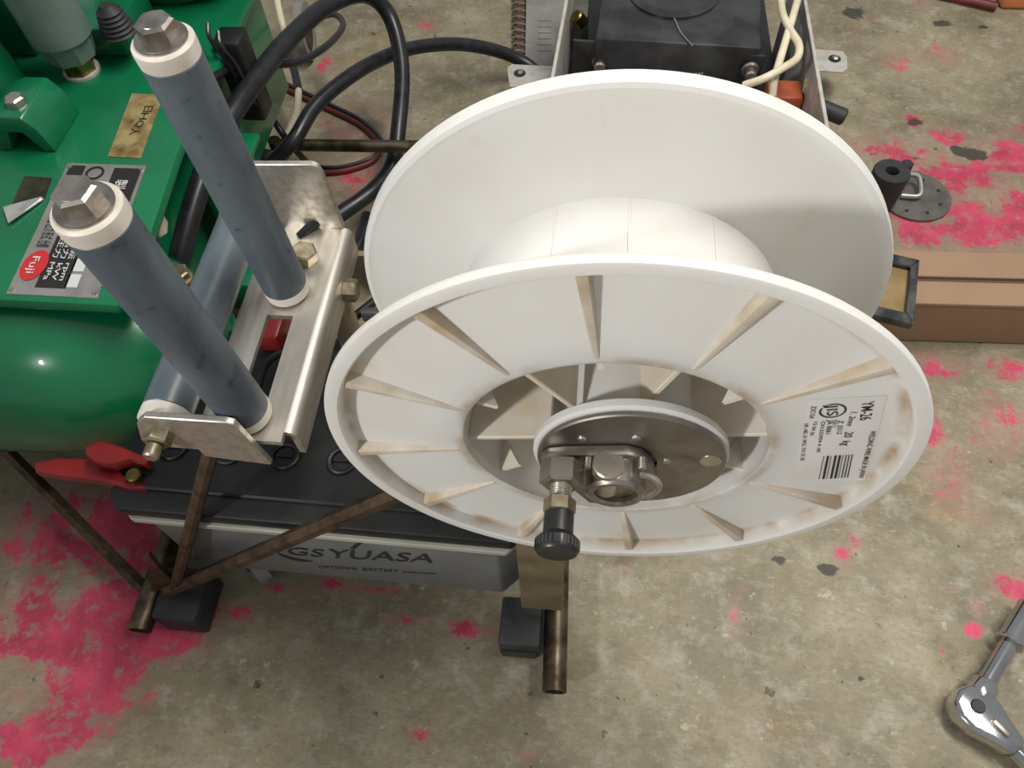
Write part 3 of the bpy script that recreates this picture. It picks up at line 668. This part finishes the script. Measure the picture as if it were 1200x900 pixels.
g = G(); g.lathe([(0, 0), (.052, 0), (.054, .01), (.050, .05), (.030, .075), (0, .078)], (p.x - .035, p.y, ZPL), (0, 0, 1), 40); obj('crank_case', g, 'green_clean', ac)
for k in range(9):
    g = G().span((p.x - .09, p.y + .072 + k * .0092, ZPL + .02), (p.x + .008, p.y + .076 + k * .0092, ZPL + .095 - .002 * k)).bevel(.0012, 1); obj('cylinder_fin', g, 'green_clean', ac)
g = G().span((p.x - .085, p.y + .068, ZPL), (p.x - .0, p.y + .150, ZPL + .082)).bevel(.003); obj('cylinder_block', g, 'green_clean', ac)
# small arched foot in front of the crank case
p = Z(38, 178, ZPL); g = G()
pr = [(-.030, 0), (-.026, .030), (-.010, .036), (.010, .036), (.018, .024), (.022, 0), (.012, 0), (.002, .020), (-.010, .020), (-.018, 0)]
g.prism([(p.x + x, p.y, ZPL + z) for x, z in pr], (0, .055, 0)).bevel(.002, 2); af = obj('arched_foot', g, 'green_clean', ac)
g = hexhead(G(), (p.x + .0, p.y + .018, ZPL + .0355), (p.x + .0, p.y + .018, ZPL + .043), .0085); lab(obj('foot_bolt', g, 'bright', af), 'small bare bolt')
# bolts and the guard on the roller side
p = X(188, 264, -.352); g = G().lathe([(0, 0), (.012, 0), (.012, .003), (0, .003)], (-.376, p.y, p.z), (1, 0, 0), 20); hexhead(g, (-.374, p.y, p.z), (-.350, p.y, p.z), .0105); lab(obj('side_bolt', g, 'galv', ac), 'bright hex bolt')
p = Z(205, 318, .27); g = G().cyl((p.x, p.y, .19), (p.x, p.y, .262), .011); hexhead(g, (p.x, p.y, .258), (p.x, p.y, .27), .0105); g.box((p.x, p.y, .2705), (.007, .007, .003)); lab(obj('drain_plug', g, 'rustmetal', ac), 'rusty square drive plug')
g = G().span((-.352, .505, .245), (-.318, .58, .252)).bevel(.002); obj('guard_shelf', g, 'green_clean', ac)
g = G().span((-.350, .50, .10), (-.345, .60, .246)); obj('guard_side', g, 'green_clean', ac)
g = G().span((-.42, .62, .02), (Z(328, 205, .085).x, .70, .085)).bevel(.004); obj('base_bracket', g, 'green_clean', ac)
g = G().span((-.365, .44, .15), (-.28, .47, .19)).bevel(.004); obj('base_bracket', g, 'green_clean', ac)
# wiring block on the motor side
p = Z(272, 55, .30); g = G().span((p.x - .016, p.y - .01, .22), (p.x + .012, p.y + .02, .31)).bevel(.004); tb = obj('terminal_box', g, 'black', ac)
for k in range(2):
    g = G().tube([p + V((-.010 + k * .007, -.009, .03 - k * .008)), p + V((-.008 + k * .008, -.019, .02 - k * .006)), p + V((k * .007, -.018, -.01)), p + V((.004 + k * .008, -.02, -.05))], .0022, 8); obj('lead', g, 'cable', tb)

# ------------------------------------------------------------------ red clamp on the battery post
cl = thing('battery_clamp', Z(120, 545, .205), 'red enamel battery clamp gripping the battery left end under green tank', 'clamp')
Zc = .212
u1 = [Z(x, y, Zc) for x, y in ((108, 531), (126, 524), (150, 531), (182, 544), (180, 552), (160, 546), (138, 552), (120, 549), (108, 541))]
u2 = [Z(x, y, Zc - .004) for x, y in ((40, 541), (70, 536), (115, 537), (140, 551), (150, 563), (168, 566), (172, 573), (150, 573), (120, 564), (70, 558), (40, 553))]
g = G().prism(u1, (0, 0, .012)).bevel(.002, 2); obj('upper_jaw', g, 'red', cl)
g = G().prism(u2, (0, 0, -.010)).bevel(.002, 2); obj('lower_jaw', g, 'red', cl)
p = Z(158, 558, Zc); g = G().cyl(p + V((0, 0, -.010)), p + V((0, 0, .004)), .006, bev=.001); lab(obj('pivot', g, 'brass', cl), 'brass pivot in the clamp eye')
# ------------------------------------------------------------------ second clamp and clutter seen through the bracket slot
c2 = thing('terminal_clamp', (-.235, .345, .208), 'dark red terminal clamp on the battery lid below the bracket slot', 'clamp')
p = Z(330, 375, .215); g = G().span((p.x - .012, p.y - .03, .209), (p.x + .008, p.y + .02, .230)).bevel(.003); obj('clamp_body', g, 'red', c2)
g = G().cyl((p.x - .002, p.y, .230), (p.x - .002, p.y, .238), .006); obj('clamp_bolt', g, 'bright', c2)
def cablething(name, pts, rr, m, label, cat='cable', n=12, group=None, flat=1):
    return tag(obj(name, G().tube(pts, rr, n, flat=flat), m), label, cat, group)
cablething('battery_lead', [(-.215, .362, .216), Z(318, 420, .222), Z(300, 465, .222), Z(296, 480, .220), Z(330, 470, .220), Z(352, 450, .225), Z(372, 430, .228)], .0032, 'cable', 'thin black lead winding over battery lid below the bracket slot')
cablething('control_lead', [Z(472, 320, .20), Z(440, 352, .21), Z(408, 378, .215), Z(392, 400, .217)], .0042, 'cable', 'black lead crossing between bracket web and left edge of spool')
tag(obj('metal_clip', G().span(Z(425, 378, .212), Z(452, 360, .226)).bevel(.002), 'disc'), 'small grey metal clip between bracket web and spool', 'clip')

# ------------------------------------------------------------------ big cables
cablething('welding_cable', [Z(205, 345, .195), Z(213, 292, .225), Z(236, 212, .255), Z(264, 148, .27), Z(301, 92, .27), Z(341, 43, .25), Z(385, 6, .23), Z(428, -6, .20), Z(457, 20, .165), Z(471, 80, .13), Z(467, 150, .10), Z(459, 195, .075), Z(436, 224, .06), Z(400, 250, .055), Z(360, 275, .05), Z(320, 300, .03)], .0100, 'cable', 'thick black cable arching over from compressor to floor behind spool', n=16, group='thick black cables')
cablething('welding_cable', [Z(318, 192, .105), Z(345, 163, .125), Z(368, 126, .135), Z(400, 97, .135), Z(440, 72, .125), Z(485, 56, .105), Z(540, 52, .08), Z(590, 62, .05), Z(624, 80, .028), Z(650, 110, .02)], .0092, 'cable', 'thick black cable curving from grommet to the wire feeder', n=16, group='thick black cables')
cablething('floor_cable', [Z(430, 252, .012), Z(424, 280, .012), Z(412, 300, .012), Z(395, 330, .012)], .0075, 'cable', 'short black cable on the floor left of the far flange')
p = Z(318, 188, .10); g = G(); g.lathe([(.004, -.006), (.013, -.006), (.015, 0), (.012, .010), (.004, .012)], p, V((.3, .75, .5)), 24, closed=True); tag(obj('cable_grommet', g, 'rubber'), 'black rubber grommet at the cable end behind back tab', 'grommet')
cablething('signal_wire', [Z(248, 92, .30), Z(275, 78, .28), Z(310, 76, .25), Z(350, 72, .22), Z(385, 52, .18), Z(402, 30, .14), Z(392, 17, .12), Z(368, 22, .10)], .0042, 'cable', 'thin grey black wire looping beside the thick cable')
tl = thing('twin_lead', Z(400, 150, 0), 'red and black twin lead looped on the floor behind bracket', 'cable')
path = [(312, 86), (345, 103), (385, 122), (420, 139), (441, 157), (447, 169), (439, 183), (418, 192), (390, 197), (355, 194)]
for off, m, nm in ((0, 'cable', 'black_core'), (5, 'darkred', 'red_core')):
    P = [Z(x - off * .3, y + off, .005) for x, y in path]; lab(obj(nm, G().tube(P, .0034, 8), m, tl), 'red half of the lead' if off else 'black half of the lead')
wl = thing('spliced_lead', Z(345, 120, 0), 'thin lead with black sleeve and cream bare end beside thick cable', 'cable')
obj('sleeve', G().tube([Z(334, 55, .10), Z(344, 80, .10), Z(350, 106, .10)], .0055, 10), 'cable', wl)
lab(obj('cream_core', G().tube([Z(350, 104, .10), Z(348, 130, .105), Z(338, 155, .108), Z(326, 182, .11)], .0045, 10), 'cream', wl), 'cream inner wire')
cablething('cream_wire', [Z(323, -12, .12), Z(326, 8, .11), Z(331, 30, .10), Z(334, 50, .08)], .0050, 'cream', 'cream wire coming down beside the green motor')
cablething('black_wire', [Z(300, 75, .16), Z(310, 100, .14), Z(316, 130, .13), Z(330, 155, .12), Z(352, 182, .08), Z(370, 200, .02)], .0042, 'cable', 'thin black wire dropping behind the back tab', group='thin black wires')
cablething('black_wire', [Z(292, 142, .10), Z(303, 128, .09), Z(309, 120, .09), Z(300, 112, .10)], .0035, 'cable', 'short bent black wire end near the green foot', group='thin black wires')
wh = thing('hand_wheel', Z(362, 45, 0), 'grey rimmed dark wheel standing behind the cables', 'wheel')
p = Z(360, 45, .03); g = G(); g.lathe([(.030, -.006), (.042, -.006), (.042, .006), (.030, .006)], (p.x, p.y, .042), (1, .1, 0), 36, closed=True); obj('rim', g, 'greycover', wh)
g = G(); g.lathe([(0, -.004), (.0305, -.004), (.0305, .004), (0, .004)], (p.x, p.y, .042), (1, .1, 0), 30); obj('hub', g, 'rust', wh)

# ------------------------------------------------------------------ wire feeder
fd = thing('wire_feeder', (.11, .86, 0), 'open wire feeder chassis with black motor box behind the spool', 'feeder')
zt = .16
def sideplate(a, b, name):
    a, b = V(a), V(b); d = (b - a).normalized(); b = b - d * -.0; n = V((-d.y, d.x, 0)) * .0022
    g = G().prism([V((p.x, p.y, 0.006)) for p in (a + n, a - n, b - n, b + n)], (0, 0, zt - .006)).bevel(.0006, 1); return obj(name, g, 'galv', fd)
A, B = Z(672, -45, zt), Z(646.5, 95, zt); sideplate(A, B + (B - A).normalized() * .07, 'side_plate')
A, B = Z(936, -45, zt), Z(969, 145, zt); sideplate(A, B + (B - A).normalized() * .02, 'side_plate')
g = G().span((-.040, .76, .004), (.264, 1.28, .030)); obj('base_sheet', g, 'black', fd)
for pts in (((594, 79), (600, 75), (664, 78), (664, 101), (597, 101)), ((931, 55), (988, 60), (993, 66), (993, 80), (988, 84), (931, 80))):
    P = [Z(x, y, .05) for x, y in pts]; g = G().prism(P, (0, 0, -.003)).bevel(.0006, 1); ear = obj('mounting_ear', g, 'galv', fd)
    c = Z(609, 86, .05) if pts[0][0] < 700 else Z(978, 69, .05)
    g = G(); g.lathe([(0, .0002), (.0085, .0002), (.0085, .0008), (0, .0008)], c, (0, 0, 1), 20); lab(obj('screw_hole', g, 'black', ear), 'dark screw hole')
    g = hexhead(G(), c + V((.001, .001, .0004)), c + V((.001, .001, .0030)), .0048); obj('screw', g, 'bright', ear)
yp = .872
p0, p1 = Z(671, 47, .14), Z(897, 66, .14)
dirp = (p1 - p0).normalized(); nrmp = V((-dirp.y, dirp.x, 0))
g = G().prism([V((p.x, p.y, .02)) for p in (p0, p1, p1 + nrmp * .004, p0 + nrmp * .004)], (0, 0, .12)).bevel(.0008, 1); fp = obj('front_plate', g, 'blackpaint', fd)
for x, y in ((703, 74), (879, 84)):
    p = Y(x, y, p0.y - .004) if x < 800 else Y(x, y, p1.y - .004)
    g = G().cyl(p + V((0, .006, 0)), p, .0115, n=24, bev=.002); g.cyl(p, p + V((0, -.012, 0)), .0080, n=18, bev=.002); obj('plate_bolt', g, 'steel', fp)
m0, m1 = Z(697, 48, .150), Z(893, 60, .150)
dm = (m1 - m0).normalized(); nm = V((-dm.y, dm.x, 0))
g = G().prism([V((p.x, p.y, .03)) for p in (m0 + nm * .006, m1 + nm * .006, m1 + nm * .25, m0 + nm * .25)], (0, 0, .12)).bevel(.004, 2); mb = obj('motor_box', g, 'blackpaint', fd)
c = Z(790, -8, .150); g = G(); g.lathe([(.0, .0), (.060, .0), (.060, .003), (.050, .006), (.046, .004), (0, .004)], c, (0, 0, 1), 40); obj('round_boss', g, 'blackpaint', mb)
g = G().tube([Z(868 - 80, 16, .1515), Z(798, 38, .1515), Z(812, 54, .1515)], .0012, 6); lab(obj('scratch_ridge', g, 'bright', mb), 'bright scratch across the lid')
p = Z(680, 20, .08); g = G().span((p.x - .012, p.y - .03, .01), (p.x + .012, p.y + .05, .10)).bevel(.003); lab(obj('inner_bracket', g, 'disc', fd), 'grey inner bracket')
g = G().cyl(Z(683, 28, .10), Z(674, 18, .115), .010, n=16, bev=.002); lab(obj('brass_screw', g, 'brass', fd), 'dull brass screw head')
p = Z(923, 104, .12); g = G().span((p.x - .024, p.y - .018, .06), (p.x + .018, p.y + .018, .12)).bevel(.003); lab(obj('terminal_block', g, 'brick', fd), 'orange brown terminal block')
p = Z(941, 99, .123); g = G().cyl(p, p + V((.006, -.001, 0)), .011, n=20); lab(obj('resin_pad', g, 'lensgreen', fd), 'yellowed round pad')
a = X(966, 125, .268); a = Z(966, 128, .10); b_ = Z(990, 138, .095); dd = (b_ - a); g = G().cyl(a - dd * .3, b_, .0105, n=24, bev=.002); lab(obj('rubber_stub', g, 'rubber', fd), 'black rubber stub on the right plate')
cablething('cream_feeder_wire', [Z(938, -12, .17), Z(929, 20, .175), Z(917, 60, .175), Z(908, 92, .165), Z(905, 112, .15)], .0046, 'cream', 'straight cream wire hanging inside feeder right side', group='cream wires of the feeder')
cablething('cream_feeder_wire', [Z(914, -12, .17), Z(917, 15, .175), Z(926, 35, .178), Z(936, 52, .18), Z(934, 68, .18), Z(917, 80, .182), Z(895, 92, .178), Z(872, 100, .165)], .0046, 'cream', 'looped cream wire bending across feeder motor box corner', group='cream wires of the feeder')

# ------------------------------------------------------------------ notebook
nb = thing('spiral_notebook', Z(625, 25, 0), 'grey spiral notebook lying on the floor left of the wire feeder', 'notebook')
q = [Z(615, 78, .012), Z(650, 82, .012), Z(668, -22, .012), Z(617, -22, .012)]
g = G().prism(q, (0, 0, .004)).bevel(.001, 1); cv = obj('cover', g, 'greycover', nb)
g = G().prism([V((p.x + .002, p.y - .002, 0.0005)) for p in q], (0, 0, .0112)); lab(obj('pages', g, 'sheet', nb), 'white pages')
g = G().prism([Z(603, 66, .008), Z(614, 68, .008), Z(615, -22, .008), Z(603, -22, .008)], (0, 0, .006)); obj('spine_strip', g, 'rustcoil', nb)
for k in range(11):
    y = 60 - k * 8; p0, p1, p2 = Z(601, y, .008), Z(607, y - 1, .020), Z(615, y + 1, .0165); obj('coil', G().tube([p0, p1, p2], .0014, 6, sub=4), 'bright', nb)
for k in range(6): obj('embossed_line', G().prism([Z(630, 22 + k * 7, .016), Z(646, 22 + k * 7, .016), Z(646, 25 + k * 7, .016), Z(630, 25 + k * 7, .016)], (0, 0, .0012)), 'greycover', cv)

# ------------------------------------------------------------------ rubber roller and disc
p = Z(1046, 200, .055); g = G(); g.lathe([(.0075, 0), (.019, 0), (.0205, .002), (.0225, .053), (.0215, .055), (.0085, .055), (.0075, .053)], (p.x, p.y, 0.0), (0, 0, 1), 40, closed=True)
tag(obj('rubber_roller', g, 'rubber'), 'black rubber roller standing on end right of the spool', 'roller')
dk_ = thing('metal_disc', Z(1074, 230, 0), 'flat grey metal disc with small bracket on the pink stained floor', 'disc')
c = Z(1072, 229, .003); g = G(); g.lathe([(0, 0), (.0455, 0), (.046, .001), (.0455, .0035), (0, .0035)], (c.x, c.y, 0), (0, 0, 1), 56); obj('plate', g, 'disc', dk_)
for a in range(8):
    t = 2 * PI * a / 8 + .3; g = G(); g.lathe([(0, 0), (.0024, 0), (.0024, .0004), (0, .0004)], (c.x + .033 * math.cos(t), c.y + .033 * math.sin(t), .0035), (0, 0, 1), 12); lab(obj('rivet_hole', g, 'black', dk_), 'small dark hole')
g = G(); cp = Z(1062, 226, .004)
g.tube([cp + V((-.010, -.010, .004)), cp + V((.012, -.010, .005)), cp + V((.015, .006, .010)), cp + V((.011, .018, .014)), cp + V((-.010, .018, .014))], .0032, 10); obj('wire_bail', g, 'bright', dk_)
p = Z(1063, 193, .03); g = G().cyl((p.x, p.y, .004), (p.x, p.y, .034), .0075, bev=.002); lab(obj('rubber_pin', g, 'rubber', dk_), 'black pin behind the roller')

# ------------------------------------------------------------------ brown box with a slit
bx = thing('brown_box', (.47, .6, 0), 'long brown cardboard box with a dark slit along its lid', 'box')
Rb = Matrix.Rotation(math.radians(1.5), 3, 'Z')
x0, x1 = .300, .82; HB = .070; yb0, yb1, ysl = .5565, Z(1050, 293, HB).y, Z(1050, 325, HB).y
def bxp(x, y, z): v = Rb @ V((x - .37, y - .56, 0)); return V((v.x + .37, v.y + .56, z))
def slab(x0, x1, y0, y1, z0, z1): return G().prism([bxp(x, y, z0) for x, y in ((x0, y0), (x1, y0), (x1, y1), (x0, y1))], (0, 0, z1 - z0))
obj('body', slab(x0, x1, yb0 + .0005, yb1 - .0005, .0005, HB - .0055).bevel(.0015, 1), 'card', bx)
obj('front_flap', slab(x0, x1, yb0, ysl - .0035, HB - .0054, HB).bevel(.0008, 1), 'card', bx)
obj('rear_flap', slab(x0, x1, ysl + .0035, yb1, HB - .0054, HB).bevel(.0008, 1), 'card', bx)
lab(obj('slit_shadow', slab(x0, x1, ysl - .0034, ysl + .0034, HB - .0054, HB - .0044), 'cardin', bx), 'strip coloured dark as shadow in the slit')  # not a real liner: the slit's shadow painted as a dark strip
# square steel frame on the box
sf = thing('steel_frame', Z(1045, 345, .0715), 'small square dark steel frame with yellowed panel, on the box end', 'frame')
o4 = [Z(1012, 289, .082), Z(1078, 304, .082), Z(1071, 380, .082), Z(1003, 364, .082)]; cen = sum(o4, V()) / 4
i4 = [cen + (p - cen) * .70 for p in o4]
for k in range(4):
    j = (k + 1) % 4; obj('bar', G().prism([o4[k], o4[j], i4[j], i4[k]], (0, 0, -.010)).bevel(.001, 1), 'darksteel', sf)
lab(obj('panel', G().prism([cen + (p - cen) * .70 for p in o4], (0, 0, -.0015)), 'olive', sf), 'yellowed inset panel').location.z -= .006

# ------------------------------------------------------------------ ratchet wrench
rw = thing('ratchet_wrench', Z(1150, 840, 0), 'chrome ratchet wrench with extension bar and socket on the floor', 'wrench')
hd = Z(1143, 832, .020)
h2 = Z(1166, 855, .018); hend = Z(1215, 905, .014)
dh = (hend - h2).normalized(); dh.z = 0; dh.normalize(); sd = V((-dh.y, dh.x, 0))
g = G(); pr = []
c = V((hd.x, hd.y, 0))
pl = [(-.020, .0), (-.017, .012), (-.006, .019), (.008, .019), (.024, .013), (.040, .0085), (.040, -.0085), (.024, -.013), (.008, -.019), (-.006, -.019), (-.017, -.012)]
g.prism([c + dh * a + sd * b + V((0, 0, .004)) for a, b in pl], (0, 0, .024)).bevel(.005, 3); obj('head', g, 'chrome', rw)
g = G().cyl(c + dh * -.002 + V((0, 0, .027)), c + dh * -.002 + V((0, 0, .0300)), .0060, bev=.001); lab(obj('release_button', g, 'rubber', rw), 'dark release button')
g = G().box(c + dh * .020 + V((0, 0, .0290)), (.016, .006, .004), Matrix((dh, sd, V((0, 0, 1)))).transposed()).bevel(.0015); lab(obj('selector_lever', g, 'steel', rw), 'dark selector lever')
g = G().cyl(c + dh * .038 + V((0, 0, .016)), c + dh * .22 + V((0, 0, .013)), .0075, .0085, bev=.002); obj('handle', g, 'chrome', rw)
e0 = V((hd.x, hd.y, .0165)) ; e0 = Z(1147, 815, .018); e1 = Z(1188, 745, .018); de = (e1 - e0).normalized()
g = G(); L = (e1 - e0).length
g.lathe([(0, 0), (.0105, 0), (.011, .001), (.011, .016), (.0100, .018), (.0072, .019), (.0072, L), (0, L)], e0 - de * .004, de, 36); obj('extension_bar', g, 'chrome', rw)
g = G(); g.lathe([(0, 0), (.0110, 0), (.0125, .001), (.0125, .003), (.0108, .0045), (.0108, .045), (.007, .045), (.007, .03), (0, .03)], e0 + de * (L - .010), de, 36); obj('socket', g, 'chrome', rw)

# ------------------------------------------------------------------ far right block and rod
p = Z(1171, 12, .0); g = G().span((p.x, p.y - .0, 0), (p.x + .16, p.y + .09, .045)).bevel(.008, 3); tag(obj('orange_block', g, 'orange'), 'orange brown wooden block at the far right on the floor', 'block')
a, b_ = Z(1120, -3, .008), Z(1168, 8, .008); cablething('dark_rod', [a - (b_ - a) * .5, a, b_], .007, 'darkred', 'dark red rod lying beside the orange block', 'rod')
